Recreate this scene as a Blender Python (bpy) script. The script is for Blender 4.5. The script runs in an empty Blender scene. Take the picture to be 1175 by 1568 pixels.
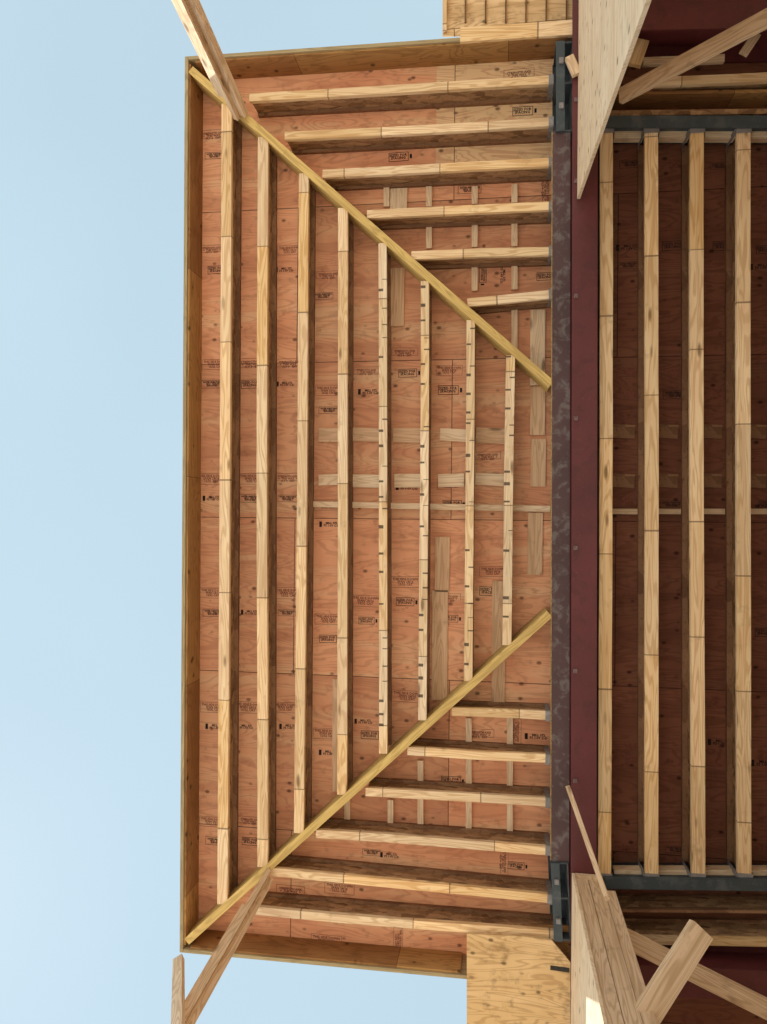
import bpy, math, random, bmesh
from mathutils import Vector, Matrix
random.seed(4)
sc = bpy.context.scene
# ---------------- survey: camera pose and real height planes ----------------
F=1175.; CX,CY=587.5,784.
Zc=Vector((0.148,0.010,1)).normalized()
Xc=Vector((1,0.010,0)); Xc=(Xc-Xc.dot(Zc)*Zc).normalized()
Yc=Zc.cross(Xc)
EYE=1.6
def ray(px,py):
    d=Vector(((px-CX)/F,(py-CY)/F,1)); return Vector((d.dot(Xc),d.dot(Yc),d.dot(Zc)))
def W(px,py,h):
    r=ray(px,py); t=h/r.z; return Vector((r.x*t,r.y*t,h+EYE))
def WX(px,py,X0):
    r=ray(px,py); t=X0/r.x; return Vector((X0,r.y*t,r.z*t+EYE))
H=5.6      # underside of framing above eye
D=0.25     # joist depth
HS=H+D     # underside of sheathing

# ---------------- node helpers ----------------
class NT:
    def __init__(s,name):
        s.m=bpy.data.materials.new(name); s.m.use_nodes=True
        s.t=s.m.node_tree; s.n=s.t.nodes; s.l=s.t.links
        s.b=s.n['Principled BSDF']
    def new(s,typ,**k):
        n=s.n.new(typ)
        for a,v in k.items(): setattr(n,a,v)
        return n
    def link(s,a,b): s.l.new(a,b)
    def setin(s,sock,v):
        if hasattr(v,'is_linked') or hasattr(v,'links'): s.l.new(v,sock)
        else: sock.default_value=v
    def math(s,op,a,b=0.0,c=0.0,clamp=False):
        n=s.new('ShaderNodeMath',operation=op); n.use_clamp=clamp
        s.setin(n.inputs[0],a); s.setin(n.inputs[1],b); s.setin(n.inputs[2],c)
        return n.outputs[0]
    def vmath(s,op,a,b=(0,0,0)):
        n=s.new('ShaderNodeVectorMath',operation=op)
        s.setin(n.inputs[0],a); s.setin(n.inputs[1],b); return n.outputs[0]
    def mix(s,f,a,b,mode='MIX'):
        n=s.new('ShaderNodeMix',data_type='RGBA',blend_type=mode)
        s.setin(n.inputs[0],f)
        s.setin(n.inputs[6],a if not isinstance(a,tuple) else (*a,1)[:4])
        s.setin(n.inputs[7],b if not isinstance(b,tuple) else (*b,1)[:4])
        return n.outputs[2]
    def noise(s,vec,scale=5,detail=4,rough=.55,dist=0):
        n=s.new('ShaderNodeTexNoise'); s.l.new(vec,n.inputs['Vector'])
        n.inputs['Scale'].default_value=scale; n.inputs['Detail'].default_value=min(detail,3)
        n.inputs['Roughness'].default_value=rough; n.inputs['Distortion'].default_value=dist
        return n.outputs[0]
    def ramp(s,v,lo,hi,a=0.,b=1.):
        n=s.new('ShaderNodeMapRange',interpolation_type='SMOOTHSTEP')
        s.setin(n.inputs[0],v)
        n.inputs[1].default_value=lo; n.inputs[2].default_value=hi
        n.inputs[3].default_value=a; n.inputs[4].default_value=b
        return n.outputs[0]
    def coords(s,rnd=True):
        tc=s.new('ShaderNodeTexCoord')
        v=tc.outputs['Object']
        if rnd:
            oi=s.new('ShaderNodeObjectInfo')
            k=s.math('MULTIPLY',oi.outputs['Random'],61.3)
            cb=s.new('ShaderNodeCombineXYZ'); s.l.new(k,cb.inputs[0]); s.l.new(k,cb.inputs[2])
            return v, s.vmath('ADD',v,cb.outputs[0]), oi.outputs['Random']
        return v
    def sep(s,v):
        n=s.new('ShaderNodeSeparateXYZ'); s.l.new(v,n.inputs[0]); return n.outputs
    def white(s,v,dim='1D'):
        n=s.new('ShaderNodeTexWhiteNoise',noise_dimensions=dim)
        if dim=='1D': s.l.new(v,n.inputs['W'])
        else: s.l.new(v,n.inputs['Vector'])
        return n.outputs
    def done(s,col,rough=.8,spec=.25):
        s.setin(s.b.inputs['Base Color'],col)
        s.setin(s.b.inputs['Roughness'],rough)
        s.b.inputs['Specular IOR Level'].default_value=spec
        return s.m

def lumber(name,light,mid,dark,seg=0.0,ticks=False,knot=1.0):
    """sawn lumber: grain along local X, knots, optional finger joints"""
    k=NT(name); raw,v,rnd=k.coords()
    g1=k.noise(k.vmath('MULTIPLY',v,(1.3,28,28)),1.0,3,.6,.6)
    rings=k.noise(k.vmath('MULTIPLY',v,(.9,10,10)),1.0,2,.5,.4)
    rings=k.math('SINE',k.math('MULTIPLY',rings,80))
    rings=k.ramp(rings,-.2,1)
    big=k.noise(k.vmath('MULTIPLY',v,(1.8,3,3)),1.0,3)
    c=k.mix(k.ramp(g1,.32,.7),light,mid)
    c=k.mix(k.math('MULTIPLY',rings,.52),c,dark)
    c=k.mix(k.ramp(big,.45,.75,0,.45),c,k.mix(.5,mid,dark))
    vo=k.new('ShaderNodeTexVoronoi'); vo.inputs['Scale'].default_value=1
    k.link(k.vmath('MULTIPLY',v,(3.4,13,13)),vo.inputs['Vector'])
    sp=k.sep(vo.outputs['Color'])
    kn=k.math('MULTIPLY',k.ramp(vo.outputs['Distance'],.25,.08),k.ramp(sp[0],.66,.72))
    c=k.mix(k.math('MULTIPLY',kn,.8*knot),c,tuple(x*.35 for x in dark))
    gm=k.noise(v,5.5,3,.7)
    c=k.mix(k.ramp(gm,.58,.78,0,.4),c,tuple(x*.45 for x in dark))
    xs=k.sep(v); rs=k.sep(raw)
    if seg>0:
        u=k.math('ADD',k.math('DIVIDE',xs[0],seg),k.math('MULTIPLY',k.noise(k.vmath('MULTIPLY',v,(.7,0,0)),1,0),.9))
        cell=k.math('FLOOR',u); fr=k.math('FRACT',u)
        wn=k.white(cell)
        hs=k.new('ShaderNodeHueSaturation'); k.link(c,hs.inputs['Color'])
        k.link(k.math('ADD',k.math('MULTIPLY',wn[0],.22),.86),hs.inputs['Value'])
        k.link(k.math('ADD',k.math('MULTIPLY',k.sep(wn[1])[1],.3),.88),hs.inputs['Saturation'])
        c=hs.outputs[0]
        ln=k.math('LESS_THAN',fr,.010)
        c=k.mix(k.math('MULTIPLY',ln,.7),c,tuple(x*.25 for x in dark))
    if ticks:
        u=k.math('DIVIDE',xs[0],.115); cell=k.math('FLOOR',u); fr=k.math('FRACT',u)
        w=k.white(cell)
        t=k.math('LESS_THAN',k.math('ABSOLUTE',k.math('SUBTRACT',fr,k.math('ADD',k.math('MULTIPLY',k.sep(w[1])[1],.5),.25))),k.math('ADD',k.math('MULTIPLY',w[0],.09),.02))
        sgn=k.math('SIGN',k.math('SUBTRACT',k.sep(w[1])[0],.35))
        edge=k.math('GREATER_THAN',k.math('MULTIPLY',rs[1],sgn),-.004)
        keep=k.math('GREATER_THAN',k.sep(w[1])[2],.15)
        t=k.math('MULTIPLY',k.math('MULTIPLY',t,edge),keep)
        c=k.mix(k.math('MULTIPLY',t,.85),c,(.04,.03,.025))
    return k.done(c,.78,.2)

def plywood(name,ca,cb,ring,tan,tanamt=.3,seams=True,px=2.44,py=1.22,swap=False,dirt=.3,zone=None,ringamt=.42,streak=0.):
    k=NT(name); v=k.coords(False)
    xy=k.sep(v); X=xy[1] if swap else xy[0]; Y=xy[0] if swap else xy[1]; Zz=xy[2]
    row=k.math('FLOOR',k.math('DIVIDE',Y,py))
    xo=k.math('ADD',k.math('DIVIDE',k.math('ADD',X,50.37),px),k.math('MULTIPLY',row,.5))
    col=k.math('FLOOR',xo)
    cb3=k.new('ShaderNodeCombineXYZ'); k.link(row,cb3.inputs[0]); k.link(col,cb3.inputs[1])
    w=k.white(cb3.outputs[0],'3D'); wc=k.sep(w[1])
    cv=k.new('ShaderNodeCombineXYZ')
    k.link(k.math('ADD',k.math('MULTIPLY',X,.55),k.math('MULTIPLY',wc[0],40)),cv.inputs[0])
    k.link(k.math('MULTIPLY',k.math('ADD',Y,k.math('MULTIPLY',Zz,.9)),3.2),cv.inputs[1])
    k.link(k.math('MULTIPLY',wc[1],20),cv.inputs[2])
    n=k.noise(cv.outputs[0],1.6,3,.45,.7)
    rg=k.ramp(k.math('SINE',k.math('MULTIPLY',n,95)),.1,1)
    bl=k.noise(v,2.3,3,.6)
    c=k.mix(k.ramp(bl,.3,.7),ca,cb)
    tf=k.math('MULTIPLY',k.ramp(wc[2],1-tanamt-.02,1-tanamt+.02),.8)
    if zone:
        z=k.math('MULTIPLY',k.math('GREATER_THAN',xy[0],zone[0]),k.math('LESS_THAN',xy[1],zone[1]))
        tf=k.math('MAXIMUM',tf,k.math('MULTIPLY',z,.95))
    c=k.mix(tf,c,tan)
    if streak>0:
        s1=k.noise(k.vmath('ADD',k.vmath('MULTIPLY',cv.outputs[0],(.9,1.5,1)),(31,7,3)),1.3,3,.55)
        c=k.mix(k.ramp(s1,.52,.66,0,streak),c,tan)
        c=k.mix(k.ramp(s1,.48,.34,0,streak),c,ring)
    c=k.mix(k.math('MULTIPLY',rg,ringamt),c,ring)
    d=k.noise(v,9,3,.7)
    c=k.mix(k.ramp(d,.52,.78,0,dirt),c,tuple(x*.35 for x in ring))
    vo=k.new('ShaderNodeTexVoronoi'); vo.inputs['Scale'].default_value=1
    k.link(k.vmath('MULTIPLY',v,(9,13,9) if not swap else (13,9,9)),vo.inputs['Vector'])
    sp=k.sep(vo.outputs['Color'])
    kn=k.math('MULTIPLY',k.ramp(vo.outputs['Distance'],.24,.08),k.ramp(sp[0],.60,.66))
    c=k.mix(k.math('MULTIPLY',kn,.8),c,tuple(x*.25 for x in ring))
    hs=k.new('ShaderNodeHueSaturation'); k.link(c,hs.inputs['Color'])
    k.link(k.math('ADD',k.math('MULTIPLY',w[0],.24),.87),hs.inputs['Value']); c=hs.outputs[0]
    if seams:
        fy=k.math('FRACT',k.math('DIVIDE',Y,py)); fx=k.math('FRACT',xo)
        sm=k.math('MAXIMUM',k.math('LESS_THAN',fy,.005),k.math('LESS_THAN',fx,.0025))
        c=k.mix(k.math('MULTIPLY',sm,.8),c,(.02,.012,.01))
    return k.done(c,.82,.2)

def osb(name,light,dark,scale=26):
    k=NT(name); v=k.coords(False)
    vo=k.new('ShaderNodeTexVoronoi'); vo.inputs['Scale'].default_value=scale
    k.link(k.vmath('MULTIPLY',v,(.45,1,1)),vo.inputs['Vector'])
    sp=k.sep(vo.outputs['Color'])
    c=k.mix(sp[0],dark,light)
    n=k.noise(v,40,3,.6); c=k.mix(k.ramp(n,.5,.8,0,.6),c,tuple(x*.3 for x in dark))
    return k.done(c,.85,.2)

def steel(name,base,blot=None,amt=.0,rough=.5,scale=7):
    k=NT(name); v=k.coords(False)
    n=k.noise(v,scale,3,.7,.4); n2=k.noise(v,1.2,3)
    c=k.mix(k.ramp(n2,.3,.7),base,tuple(x*.7 for x in base))
    if blot: c=k.mix(k.ramp(n,.48,.66,0,amt),c,blot)
    sc_=k.noise(v,45,3,.7); c=k.mix(k.ramp(sc_,.60,.75,0,.4),c,tuple(min(1,x*2.2+.02) for x in base))
    return k.done(c,rough,.4)

M_flange=lumber('spf_flange',(.89,.67,.42),(.80,.55,.32),(.53,.29,.13),seg=.9)
M_tick=lumber('stamped_flange',(.89,.69,.46),(.80,.58,.36),(.54,.32,.16),seg=.8,ticks=True)
M_lum=lumber('spf_lumber',(.80,.60,.42),(.69,.49,.31),(.44,.27,.14))
M_patch=lumber('scrap_board',(.82,.56,.36),(.72,.46,.28),(.50,.29,.16))
M_patch2=lumber('scrap_board_pale',(.92,.72,.51),(.86,.63,.42),(.6,.39,.23))
M_hip=lumber('lvl_hip',(.72,.51,.19),(.62,.42,.15),(.40,.25,.085),knot=.2)
M_fascia=lumber('fascia_ply_edge',(.44,.34,.19),(.36,.27,.15),(.24,.17,.09),knot=.3)
M_osb=osb('osb_web',(.54,.33,.18),(.22,.12,.06))
M_topf=osb('shaded_top_flange',(.36,.20,.11),(.20,.10,.055),14)  # shade above the bottom flange is put into this darker brown
M_rim=plywood('rim_board_brown',(.44,.22,.085),(.35,.17,.065),(.19,.085,.03),(.48,.27,.10),.3,True,1.6,5)
zx=W(668,200,HS)
M_sheath=plywood('red_plywood',(.88,.46,.265),(.80,.37,.21),(.54,.21,.115),(.90,.64,.38),.0,zone=(zx.x,W(700,255,HS).y),dirt=.32,ringamt=.40,streak=.42)
M_sheath_in=plywood('shaded_red_plywood',(.27,.105,.062),(.21,.08,.047),(.12,.042,.026),(.26,.125,.07),.12,streak=.3)  # dimness of the interior bay is put into the plywood colour
M_ply=plywood('tan_plywood',(.78,.54,.29),(.68,.45,.22),(.42,.24,.10),(.82,.57,.33),.3,dirt=.6,streak=.4,ringamt=.55)
M_wallp=plywood('wall_plywood_pale',(.90,.72,.52),(.86,.66,.45),(.62,.42,.25),(.88,.70,.49),.3,swap=True,seams=False,ringamt=.5,streak=.3)
M_maroon=steel('maroon_primer_steel',(.14,.030,.033),(.07,.018,.018),.5)
M_mottle=steel('mottled_primer_steel',(.10,.050,.052),(.20,.175,.165),.55,.6,11)
M_slate=steel('slate_primer_steel',(.050,.066,.078),(.12,.13,.14),.5)
M_galv=steel('galvanized_hanger',(.24,.22,.22),(.36,.33,.32),.5,.5,30)
def flat(name,c,r=.9):
    k=NT(name); v=k.coords(False); n=k.noise(v,60,3); return k.done(k.mix(k.ramp(n,.4,.6),c,tuple(x*.6 for x in c)),r)
M_ink=flat('black_ink',(.035,.022,.02)); M_ink2=flat('red_ink',(.28,.09,.06)); M_foam=flat('ochre_foam',(.50,.33,.13))
M_bolt=flat('bolt_steel',(.22,.14,.14),.5)
M_slot=flat('slot_shade',(.04,.035,.03),.5)  # near-black standing in for shade inside the panel-edge slot

# ---------------- geometry helpers ----------------
def mesh_from_boxes(name,boxes,mats,mw=None,parent=None):
    vs=[];fs=[];mi=[]
    for (x0,x1,y0,y1,z0,z1,m) in boxes:
        i=len(vs)
        vs+=[(x0,y0,z0),(x1,y0,z0),(x1,y1,z0),(x0,y1,z0),(x0,y0,z1),(x1,y0,z1),(x1,y1,z1),(x0,y1,z1)]
        fs+=[(i,i+3,i+2,i+1),(i+4,i+5,i+6,i+7),(i,i+1,i+5,i+4),(i+1,i+2,i+6,i+5),(i+2,i+3,i+7,i+6),(i+3,i,i+4,i+7)]
        mi+=[m]*6
    me=bpy.data.meshes.new(name); me.from_pydata(vs,[],fs)
    for m in mats: me.materials.append(m)
    for p,m in zip(me.polygons,mi): p.material_index=m
    me.update()
    ob=bpy.data.objects.new(name,me); sc.collection.objects.link(ob)
    if mw is not None: ob.matrix_world=mw
    if parent: ob.parent=parent
    return ob
def frame(A,B,up=Vector((0,0,1))):
    x=(B-A); L=x.length; x.normalize()
    z=(up-up.dot(x)*x).normalized(); y=z.cross(x)
    m=Matrix.Identity(4)
    for r in range(3): m[r][0]=x[r]; m[r][1]=y[r]; m[r][2]=z[r]; m[r][3]=A[r]
    return m,L
def board(name,A,B,w,d,mat,up=Vector((0,0,1)),parent=None):
    m,L=frame(A,B,up)
    return mesh_from_boxes(name,[(0,L,-w/2,w/2,0,d,0)],[mat],m,parent)
def ijoist(name,A,B,w=.089,mat=None,depth=D,h0=False,h1=False):
    m,L=frame(A,B)
    fl=.038
    bx=[(0,L,-.008,.008,fl,depth-fl,1),(0,L,-w/2,w/2,depth-fl,depth-.002,3)]
    for e,s in ((h0,0),(h1,1)):
        if e:
            q0,q1=(-.004,.036) if s==0 else (L-.030,L+.004)
            bx+=[(q0,q1,-w/2-.004,w/2+.004,-.007,-.003,2),(q0,q1,-w/2-.009,-w/2-.005,-.001,depth*.8,2),(q0,q1,w/2+.005,w/2+.009,-.001,depth*.8,2)]
    ob=mesh_from_boxes(name,bx,[mat or M_flange,M_osb,M_galv,M_topf],m)
    # bottom flange: slightly bowed sweep so that no two members are perfectly straight
    me=ob.data; n=max(2,int(L/.5)); amp=random.uniform(-.007,.007); ph=random.uniform(.6,1.7)
    bm=bmesh.new(); bm.from_mesh(me); prev=None
    for i in range(n+1):
        t=i/n; dy=amp*math.sin(math.pi*t*ph)+random.uniform(-.0012,.0012); dz=.002*math.sin(5*t+ph)
        ring=[bm.verts.new((L*t,yy+dy,zz+dz)) for yy,zz in ((-w/2,0),(w/2,0),(w/2,fl),(-w/2,fl))]
        if prev:
            for j in range(4):
                f=bm.faces.new((prev[j],prev[(j+1)%4],ring[(j+1)%4],ring[j])); f.material_index=0
        if i in (0,n): bm.faces.new(ring if i==0 else ring[::-1]).material_index=0
        prev=ring
    bmesh.ops.recalc_face_normals(bm,faces=bm.faces); bm.to_mesh(me); bm.free()
    return ob
def prism(name,pts,z0,z1,mat,parent=None):
    n=len(pts); vs=[(p[0],p[1],z0) for p in pts]+[(p[0],p[1],z1) for p in pts]
    fs=[tuple(range(n)),tuple(range(2*n-1,n-1,-1))]+[(i,i+n,(i+1)%n+n,(i+1)%n) for i in range(n)]
    me=bpy.data.meshes.new(name); me.from_pydata(vs,[],fs); me.materials.append(mat)
    bm=bmesh.new(); bm.from_mesh(me); bmesh.ops.recalc_face_normals(bm,faces=bm.faces); bm.to_mesh(me); bm.free()
    ob=bpy.data.objects.new(name,me); sc.collection.objects.link(ob)
    if parent: ob.parent=parent
    return ob
def ibeam(name,A,B,w,d,mat,t=.018,bolts=()):
    m,L=frame(A,B)
    bx=[(0,L,-w/2,w/2,0,t,0),(0,L,-.008,.008,t,d-t,0),(0,L,-w/2,w/2,d-t,d,0)]
    for f,yy in bolts: bx.append((L*f-.014,L*f+.014,yy-.014,yy+.014,-.012,0.001,1))
    return mesh_from_boxes(name,bx,[mat,M_bolt],m)

# ---------------- roof overhang ----------------
tl=W(285,89,H); bl=W(277,1456,H); hp=lambda v,z: Vector((v.x,v.y,z+EYE))
prism('roof_sheathing',[tl,bl,W(862,1508,H),W(862,48,H)],HS+EYE,HS+EYE+.02,M_sheath)
def rim(name,A,B,side,depth=D+.018):
    m,L=frame(hp(A,H-.02),hp(B,H-.02))
    y0,y1=(0,.026) if side>0 else (-.026,0)
    a0,a1=(.0265,.041) if side>0 else (-.041,-.0265)
    mesh_from_boxes(name,[(0,L,y0,y1,0,depth,0),(.05,L-.05,a0,a1,.016,depth,1)],[M_fascia,M_rim],m)
rim('fascia_board',tl,bl,-1)
rim('fascia_board',tl+Vector((.028,.0,0)),W(880,48,H),1)
rim('fascia_board',bl+Vector((.028,0,0)),W(716,1497,H),-1)
board('hip_beam',W(292,106,H-.010),W(845,588,H-.010),.056,D,M_hip)
board('hip_beam',W(286,1442,H-.010),W(842,940,H-.010),.056,D,M_hip)
V=[(347,158,340,1385,.080,0),(403,209,401,1328,.080,0),(465,265,458,1276,.074,0),(525,318,524,1217,.072,0),
   (586,372,587,1154,.060,1),(651,430,647,1103,.060,1),(721,490,717,1043,.060,1),(782,544,778,988,.064,1)]
for x0,y0,x1,y1,w,tk in V:
    ijoist('overhang_joist',W(x0,y0,H),W(x1,y1,H),w,M_tick if tk else M_flange)
Ht=[(382,149,847,122),(436,208,847,186),(494,266,847,248),(562,328,847,316),(630,391,847,384),(716,463,847,450)]
for q in Ht: ijoist('overhang_joist',W(q[0],q[1],H),W(q[2],q[3],H),.060,h1=True)
Hb=[(692,1090,842,1096),(624,1150,842,1163),(560,1213,842,1229),(484,1277,842,1302),(414,1335,845,1377),(392,1395,860,1434)]
for q in Hb: ijoist('overhang_joist',W(q[0],q[1],H),W(q[2],q[3],H),.060,h1=True)
def strip(px0,py0,px1,py1,wpx,mat,name='scrap_board',th=.02,h=HS):
    board(name,W(px0,py0,h-th),W(px1,py1,h-th),wpx*h/F,th+.004,mat)
for a_,b_ in ((480,522),(528,584),(590,648),(654,717),(723,779),(785,843)):
    strip(a_,772+(a_-480)*.02,b_,772+(b_-480)*.02,9,M_patch2,'wood_batten',.035)
for x0,x1,y,wd in ((488,519,666,22),(538,582,665,21),(602,645,666,22),(674,715,665,19),(729,775,666,23),
                   (488,518,735,17),(538,582,736,20),(604,645,736,21),(671,711,736,20),(728,772,733,18)):
    strip(x0,y,x1,y+random.randint(-1,2),wd,M_patch2 if (y>700 or x0==674) else M_patch)
for x,y0,y1,wd,m in ((678,822,906,22,M_patch),(674,904,1072,24,M_patch),(764,890,1075,20,M_patch),(824,474,590,22,M_patch2),(824,592,666,22,M_patch),
                   (825,672,745,22,M_patch),(820,785,880,22,M_patch),(514,1040,1212,9,M_patch),(609,410,499,22,M_patch),(611,288,332,26,M_patch2)):
    strip(x,y0,x-1,y1,wd,m)
for x,segs in ((657,((285,316),(328,380),(395,400))),(727,((285,312),(326,378),(392,445),(460,470))),(788,((282,310),(325,377),(390,443),(460,545))),(592,((285,316),))):
    for y0,y1 in segs: strip(x,y0,x,y1,9,M_patch2,'wood_batten',.03)
for x,segs in ((644,((1165,1205),(1218,1262))),(718,((1100,1140),(1158,1208),(1220,1270))),(781,((1085,1146),(1162,1214),(1226,1276))),(598,((1225,1262),)),(532,((1200,1255),))):
    for y0,y1 in segs: strip(x,y0,x,y1,9,M_patch2,'wood_batten',.03)

# ---------------- steel ----------------
ibeam('steel_beam',W(897,-260,H-.06),W(893,1830,H-.06),.175,.40,M_maroon,bolts=[(f,.06) for f in (.2,.26,.345,.435,.53,.62,.70)])
m,L=frame(W(860,200,H-.02),W(858,1322,H-.02))
mesh_from_boxes('steel_ledger_channel',[(0,L,-.062,.062,0,.012,0),(0,L,-.062,-.05,.012,.25,0)],[M_mottle],m)
mesh_from_boxes('sealant_bead',[(i*.03,(i+1)*.03-.001,-.008-random.random()*.012,.008,random.uniform(0,.006),.03,0) for i in range(int(L/.03))],[M_foam],frame(W(847,202,H-.02),W(845,1320,H-.02))[0])
for nm,A,B in (('steel_column_bracket',W(865,62,H-.05),W(865,200,H-.05)),('steel_column_bracket',W(857,1322,H-.05),W(862,1442,H-.05))):
    m,L=frame(A,B)
    mesh_from_boxes(nm,[(0,L,.0,.06,0,.014,0),(0,L,-.06,-.052,.014,.29,0),(0,L,-.065,.065,.29,.304,0),(0,.012,-.05,.06,.014,.29,0),(L-.012,L,-.05,.06,.014,.29,0),
      (L*.45,L*.47,-.05,.06,.014,.29,0),(L*.2,L*.26,.01,.04,-.02,0,1),(L*.7,L*.76,.01,.04,-.02,0,1)],[M_slate,M_galv],m)
ibeam('steel_beam',W(925,186,H-.02),W(1400,186,H-.02),.085,.36,M_slate)
ibeam('steel_beam',W(925,1352,H-.02),W(1400,1358,H-.02),.085,.36,M_slate)

# ---------------- interior bay ----------------
DI=.29
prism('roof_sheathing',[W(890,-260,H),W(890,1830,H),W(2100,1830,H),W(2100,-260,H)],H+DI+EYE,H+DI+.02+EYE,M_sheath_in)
xi=[(929,926),(998,998),(1068,1069),(1139,1141),(1211,1214),(1284,1288)]
for x0,x1 in xi: ijoist('floor_joist',W(x0,196,H),W(x1,1344,H),.090,depth=DI,h0=True,h1=True)
for i in range(len(xi)-1):
    a_=xi[i][0]; b_=xi[i+1][0]
    A=W(a_+12,205,H+.1);B=W(b_-12,205,H+.1); board('wood_nailer',A,B,.05,.08,M_patch2)
    A=W(a_+12,1338,H+.1);B=W(b_-12,1338,H+.1); board('wood_nailer',A,B,.05,.08,M_patch2)
    x0=W(a_,780,H).x+.05; x1=W(b_,780,H).x-.05; yb=W(a_,783,H+DI).y
    board('wood_batten',Vector((x0,yb,H+DI-.035+EYE)),Vector((x1,yb,H+DI-.035+EYE)),.04,.04,M_lum)
    for yy,wd in ((660,.1),(735,.1)):
        yb=W(a_,yy,H+DI).y
        board('scrap_board',Vector((x0+.02,yb,H+DI-.02+EYE)),Vector((x1-.02,yb+.01,H+DI-.02+EYE)),wd,.024,M_topf)
ijoist('floor_joist',W(1005,124,H),W(1400,106,H),.06,depth=DI)
ijoist('floor_joist',W(945,1440,H),W(1400,1448,H),.05,depth=DI)
ijoist('floor_joist',W(945,1395,H+.05),W(1400,1400,H+.05),.02,M_topf,depth=DI-.05)
prism('osb_rim_board',[W(925,166,H),W(1400,160,H),W(1400,168,H),W(925,174,H)],H+.03+EYE,H+DI+EYE-.002,M_osb)
prism('osb_rim_board',[W(925,130,H),W(1400,122,H),W(1400,127,H),W(925,135,H)],H+.09+EYE,H+DI+EYE-.002,M_rim)
ibeam('steel_beam',W(960,1500,H-.25),W(1400,1522,H-.25),.2,.4,M_maroon)
ibeam('steel_beam',W(960,18,H-.25),W(1400,8,H-.25),.25,.4,M_maroon)

# ---------------- tan plywood soffits beside the overhang ----------------
prism('plywood_soffit_panel',[W(715,1430,H-.05),W(800,1434,H-.05),W(845,1440,H-.05),W(875,1475,H-.05),W(884,1830,H-.05),W(715,1830,H-.05)],H-.05+EYE,H-.03+EYE,M_ply)
prism('soffit_backing',[W(800,1425,H),W(892,1425,H),W(900,1830,H),W(800,1830,H)],H+.06+EYE,H+.08+EYE,M_rim)
board('slot_shade_strip',W(843,1482,H-.055),W(872,1486,H-.055),.03,.004,M_slot)  # flat dark strip painted in as the shaded slot of the panel edge
prism('plywood_soffit_panel',[W(678,-260,H+.1),W(884,-260,H+.1),W(884,50,H+.1),W(678,54,H+.1)],H+.1+EYE,H+.12+EYE,M_ply)
board('wood_plank',W(705,53,H-.03),W(882,41,H-.03),.105,.038,M_flange)
for i in range(1,7): board('wood_block',W(684+i*31,-250,H+.085),W(682+i*31,34,H+.085),.012,.014,M_rim)
board('wood_plank',W(682,-250,H+.06),W(681,46,H+.06),.03,.04,M_flange)

# ---------------- walls ----------------
Xw=W(884,305,H-.07).x
p=[WX(884,305,Xw),WX(935,155,Xw),WX(990,0,Xw)]
pl=p+[Vector((Xw,p[2].y+.1,0)),Vector((Xw,-9,0)),Vector((Xw,-9,p[0].z))]
n=len(pl); vs=[tuple(q) for q in pl]+[(q.x+.02,q.y,q.z) for q in pl]
me=bpy.data.meshes.new('plywood_wall'); me.from_pydata(vs,[],[tuple(range(n)),tuple(range(2*n-1,n-1,-1))]+[(i,i+n,(i+1)%n+n,(i+1)%n) for i in range(n)])
me.materials.append(M_wallp)
ob=bpy.data.objects.new('plywood_wall',me); sc.collection.objects.link(ob)
c0=W(876,1336,H-.07)
wp=bpy.data.objects.new('framed_wall',None); sc.collection.objects.link(wp)
zt=c0.z
mesh_from_boxes('sheathing',[(c0.x,c0.x+.018,c0.y+.003,9,0,zt,0)],[M_wallp],None,wp)
for i in range(9):
    y=c0.y+ (0 if i==0 else .041 if i==1 else (i-1)*.406)
    for j,(xo_,wd) in enumerate(((.062,.082),(.152,.088),(.235,.07))):
        if i>1 and j==2: continue
        yy=y+.019+(.006*j if i==0 else .012)
        board('stud_%d_%d'%(i+1,j+1),Vector((c0.x+xo_,yy,0)),Vector((c0.x+xo_,yy,zt-.04-.12*(j==2))),wd,.038,M_lum,up=Vector((0,1,0)),parent=wp)
board('top_plate',Vector((c0.x+.11,c0.y,zt-.038)),Vector((c0.x+.11,9,zt-.038)),.18,.036,M_lum,parent=wp)

# ---------------- temporary posts and braces ----------------
def post(A,B,w):
    dr=(B-A); t=(0-A.z)/dr.z; G=A+dr*t
    m,L=frame(G,A,Vector((1,.5,0)))
    mesh_from_boxes('shoring_post',[(0,L,-w/2,w/2,0,.038,0),(0,L-.02,-w*.2,w*.2,.0395,.0395+.05,0),(0,L-.3,-w/2-.02,-w/2-.002,-.03,.06,0)],[M_lum],m)
post(W(364,172,H-.02),W(285,0,4.45),.12)
post(W(403,1340,H-.02),W(270,1568,4.02),.14)
A=W(267,1473,4.6); B=W(262,1660,3.2); B=A+(B-A)*((A.z)/(A.z-B.z))
board('diagonal_brace',A,B,.038,.06,M_lum)
board('diagonal_brace',W(869,1203,H-.2),W(928,1372,H-.9),.03,.05,M_lum)
board('diagonal_brace',W(948,146,H-.12),W(1240,-10,H-1.0),.10,.04,M_lum)
board('diagonal_brace',W(945,1432,H-.6),W(1240,1580,H-.7),.11,.04,M_lum)
board('diagonal_brace',W(1078,1424,H-1.3),W(960,1610,H-1.6),.13,.05,M_lum)
board('wood_block',W(972,98,H-.1),W(985,60,H-.1),.09,.04,M_flange)
board('wood_plank',W(985,93,H+.02),W(1110,88,H+.02),.05,.04,M_lum)
board('wood_block',W(1140,80,H-.02),W(1160,50,H-.02),.06,.04,M_lum)
board('wood_block',W(872,85,H-.12),W(884,112,H-.12),.06,.04,M_lum)

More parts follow.
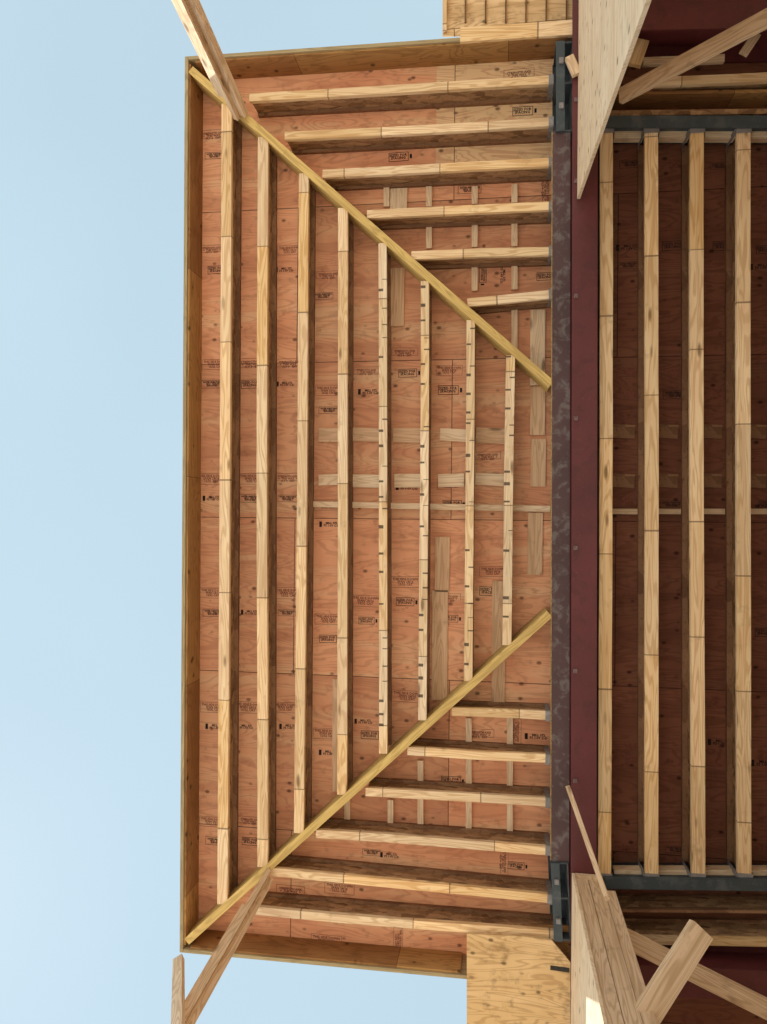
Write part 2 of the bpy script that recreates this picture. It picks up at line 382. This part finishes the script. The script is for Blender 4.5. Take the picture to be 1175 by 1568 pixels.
# ---------------- ink stamps (printed on the panels) ----------------
def textmesh(s,size,mat,name,bars=()):
    cu=bpy.data.curves.new(name,'FONT'); cu.body=s; cu.size=size; cu.align_x='CENTER'; cu.align_y='CENTER'; cu.space_line=.8; cu.offset=.0012; cu.resolution_u=1
    o=bpy.data.objects.new(name,cu); sc.collection.objects.link(o)
    dg=bpy.context.evaluated_depsgraph_get(); me=bpy.data.meshes.new_from_object(o.evaluated_get(dg))
    bpy.data.objects.remove(o)
    vs=[tuple(v.co) for v in me.vertices]; fs=[tuple(q.vertices) for q in me.polygons]
    for x0,y0,x1,y1 in bars:
        i=len(vs); vs+=[(x0,y0,0),(x1,y0,0),(x1,y1,0),(x0,y1,0)]; fs.append((i,i+1,i+2,i+3))
    me=bpy.data.meshes.new(name); me.from_pydata(vs,[],fs); me.materials.append(mat); return me
def box_(a,b,c,d,t=.004): return [(a,b,c,b+t),(a,d-t,c,d),(a,b+t,a+t,d-t),(c-t,b+t,c,d-t)]
TB=[textmesh('RATED SHEATHING\n24/16  15/32 IN\nEXPOSURE 1',.026,M_ink,'s1',box_(-.14,-.05,.13,.045)),
    textmesh('MILL 372\nPS 1-09 C-D',.04,M_ink,'s2',[(-.16,-.035,-.125,.035)]),
    textmesh('SIZED FOR\nSPACING',.042,M_ink,'s3',box_(-.11,-.055,.12,.05,.006)+[(.135,-.03,.16,.02)])]
TR=[textmesh('THIS SIDE DOWN\nSPAN 24/16\n15/32 CAT',.04,M_ink2,'s4',box_(-.18,-.07,.18,.065)),textmesh('STRENGTH AXIS\n<  THIS WAY  >\nPLY 4   EXT',.038,M_ink2,'s5',box_(-.18,-.03,.18,.075))]
def joined_stamps(name,items):
    vs=[];fs=[];mi=[]
    for me,x,y,z,r in items:
        i0=len(vs); M=Matrix.Translation((x,y,z))@Matrix.Rotation(r,4,'Z')@Matrix.Rotation(math.pi,4,'X')@Matrix.Scale(random.uniform(.52,.68),4)
        vs+=[tuple(M@v.co) for v in me.vertices]
        for p in me.polygons: fs.append(tuple(i+i0 for i in p.vertices)); mi.append(1 if me.materials[0]==M_ink2 else 0)
    me=bpy.data.meshes.new(name); me.from_pydata(vs,[],fs); me.materials.append(M_ink); me.materials.append(M_ink2)
    for p,m in zip(me.polygons,mi): p.material_index=m
    ob=bpy.data.objects.new(name,me); sc.collection.objects.link(ob)
items=[]
def st(px,py,h,red,rot=0):
    p=W(px,py,h); items.append((random.choice(TR if red else TB),p.x,p.y,p.z-.0015,rot+random.uniform(-.02,.02)))
for bx,ys,ye in ((325,180,1340),(382,250,1290),(440,300,1240),(500,340,1180),(560,400,1130),(620,450,1080),(686,510,1030),(750,570,980)):
    off={325:0,382:0,440:0}.get(bx,random.randint(-40,40))
    y=208+off
    while y<ye:
        if y>ys:
            if random.random()<.85: st(bx+random.randint(-3,5),y,HS,True)
            if y+28<ye and random.random()<.85: st(bx+random.randint(-4,8),y+30,HS,False)
        y+=175
for x,y in ((480,165),(590,160),(800,170),(795,115),(610,240),(720,290),(835,290),(740,420),(770,422),(835,423),(735,1125),(825,1128),(690,1195),(600,1310),(770,1320),(570,1305),(445,1365),(520,1360),(610,1440),(790,1120),(560,1105),(500,1440),(790,1325)):
    st(x,y,HS,random.random()<.4,random.choice((0,0,math.pi/2)))
for bx in (965,1034,1104,1174):
    for y in (250,380,405,570,602,770,942,965,1140,1165,1300):
        if random.random()<.7: st(bx+random.randint(-4,4),y+random.randint(-4,4),H+DI,random.random()<.5)
joined_stamps('ink_stamp',items)

# ---------------- ground and unseen added walls ----------------
kg=NT('crushed_limestone_ground'); v=kg.coords(False)
n1=kg.noise(v,14,3,.7); n2=kg.noise(v,.25,3)
cg=kg.mix(kg.ramp(n1,.3,.7),(.76,.72,.65),(.62,.58,.52)); cg=kg.mix(kg.ramp(n2,.4,.7,0,.3),cg,(.6,.55,.48))
kg.done(cg,.95)
prism('ground',[(-400,-400),(400,-400),(400,400),(-400,400)],-.2,0,kg.m)
xe=W(2100,784,H).x
mesh_from_boxes('added_back_wall',[(xe,xe+.1,-9,9,0,H+EYE+.25,0)],[M_wallp])  # off-frame enclosure, back and sides, added to darken the interior bay
mesh_from_boxes('added_side_wall',[(Xw+.05,xe,-9.1,-9,0,H+EYE+.25,0)],[M_wallp])
mesh_from_boxes('added_side_wall',[(Xw+.05,xe,9,9.1,0,H+EYE+.25,0)],[M_wallp])

# ---------------- light ----------------
SEL=math.radians(46)
w=bpy.data.worlds.new('World'); sc.world=w; w.use_nodes=True
nt=w.node_tree; bg=nt.nodes['Background']
sky=nt.nodes.new('ShaderNodeTexSky'); sky.sky_type='NISHITA'; sky.sun_disc=False
AZ=math.radians(270+35)   # compass azimuth of the sun
sky.sun_elevation=SEL; sky.sun_rotation=AZ; sky.dust_density=.3; sky.air_density=1.2; sky.ozone_density=1.5
tc=nt.nodes.new('ShaderNodeTexCoord')
nz=nt.nodes.new('ShaderNodeTexNoise'); nz.inputs['Scale'].default_value=1.3; nz.inputs['Detail'].default_value=3
nt.links.new(tc.outputs['Generated'],nz.inputs['Vector'])
mr=nt.nodes.new('ShaderNodeMapRange'); nt.links.new(nz.outputs[0],mr.inputs[0])
mr.inputs[1].default_value=.3; mr.inputs[2].default_value=.7; mr.inputs[3].default_value=.76; mr.inputs[4].default_value=.90
mx=nt.nodes.new('ShaderNodeMix'); mx.data_type='RGBA'
nt.links.new(mr.outputs[0],mx.inputs[0]); nt.links.new(sky.outputs[0],mx.inputs[6]); mx.inputs[7].default_value=(5.3,6.95,7.8,1)
nt.links.new(mx.outputs[2],bg.inputs['Color']); bg.inputs['Strength'].default_value=.12
sl=bpy.data.lights.new('sun','SUN'); sl.energy=5; sl.angle=math.radians(.6); sl.color=(1,.95,.87)
so=bpy.data.objects.new('sun',sl); sc.collection.objects.link(so)
sd=Vector((math.sin(AZ)*math.cos(SEL),math.cos(AZ)*math.cos(SEL),math.sin(SEL)))
so.rotation_euler=sd.to_track_quat('Z','Y').to_euler(); so.location=(-10,0,20)
# ---------------- camera ----------------
cd=bpy.data.cameras.new('camera'); cd.sensor_fit='VERTICAL'; cd.sensor_height=36; cd.sensor_width=27; cd.lens=F/1568*36
cd.clip_end=2000; cd.clip_start=.05
co=bpy.data.objects.new('camera',cd); sc.collection.objects.link(co)
R=Vector((Xc[0],Yc[0],Zc[0])); Dn=Vector((Xc[1],Yc[1],Zc[1])); Fw=Vector((Xc[2],Yc[2],Zc[2]))
mm=Matrix.Identity(4)
for r in range(3): mm[r][0]=R[r]; mm[r][1]=-Dn[r]; mm[r][2]=-Fw[r]
mm[2][3]=EYE
co.matrix_world=mm; sc.camera=co
sc.view_settings.view_transform='Standard'; sc.view_settings.look='None'; sc.view_settings.exposure=0
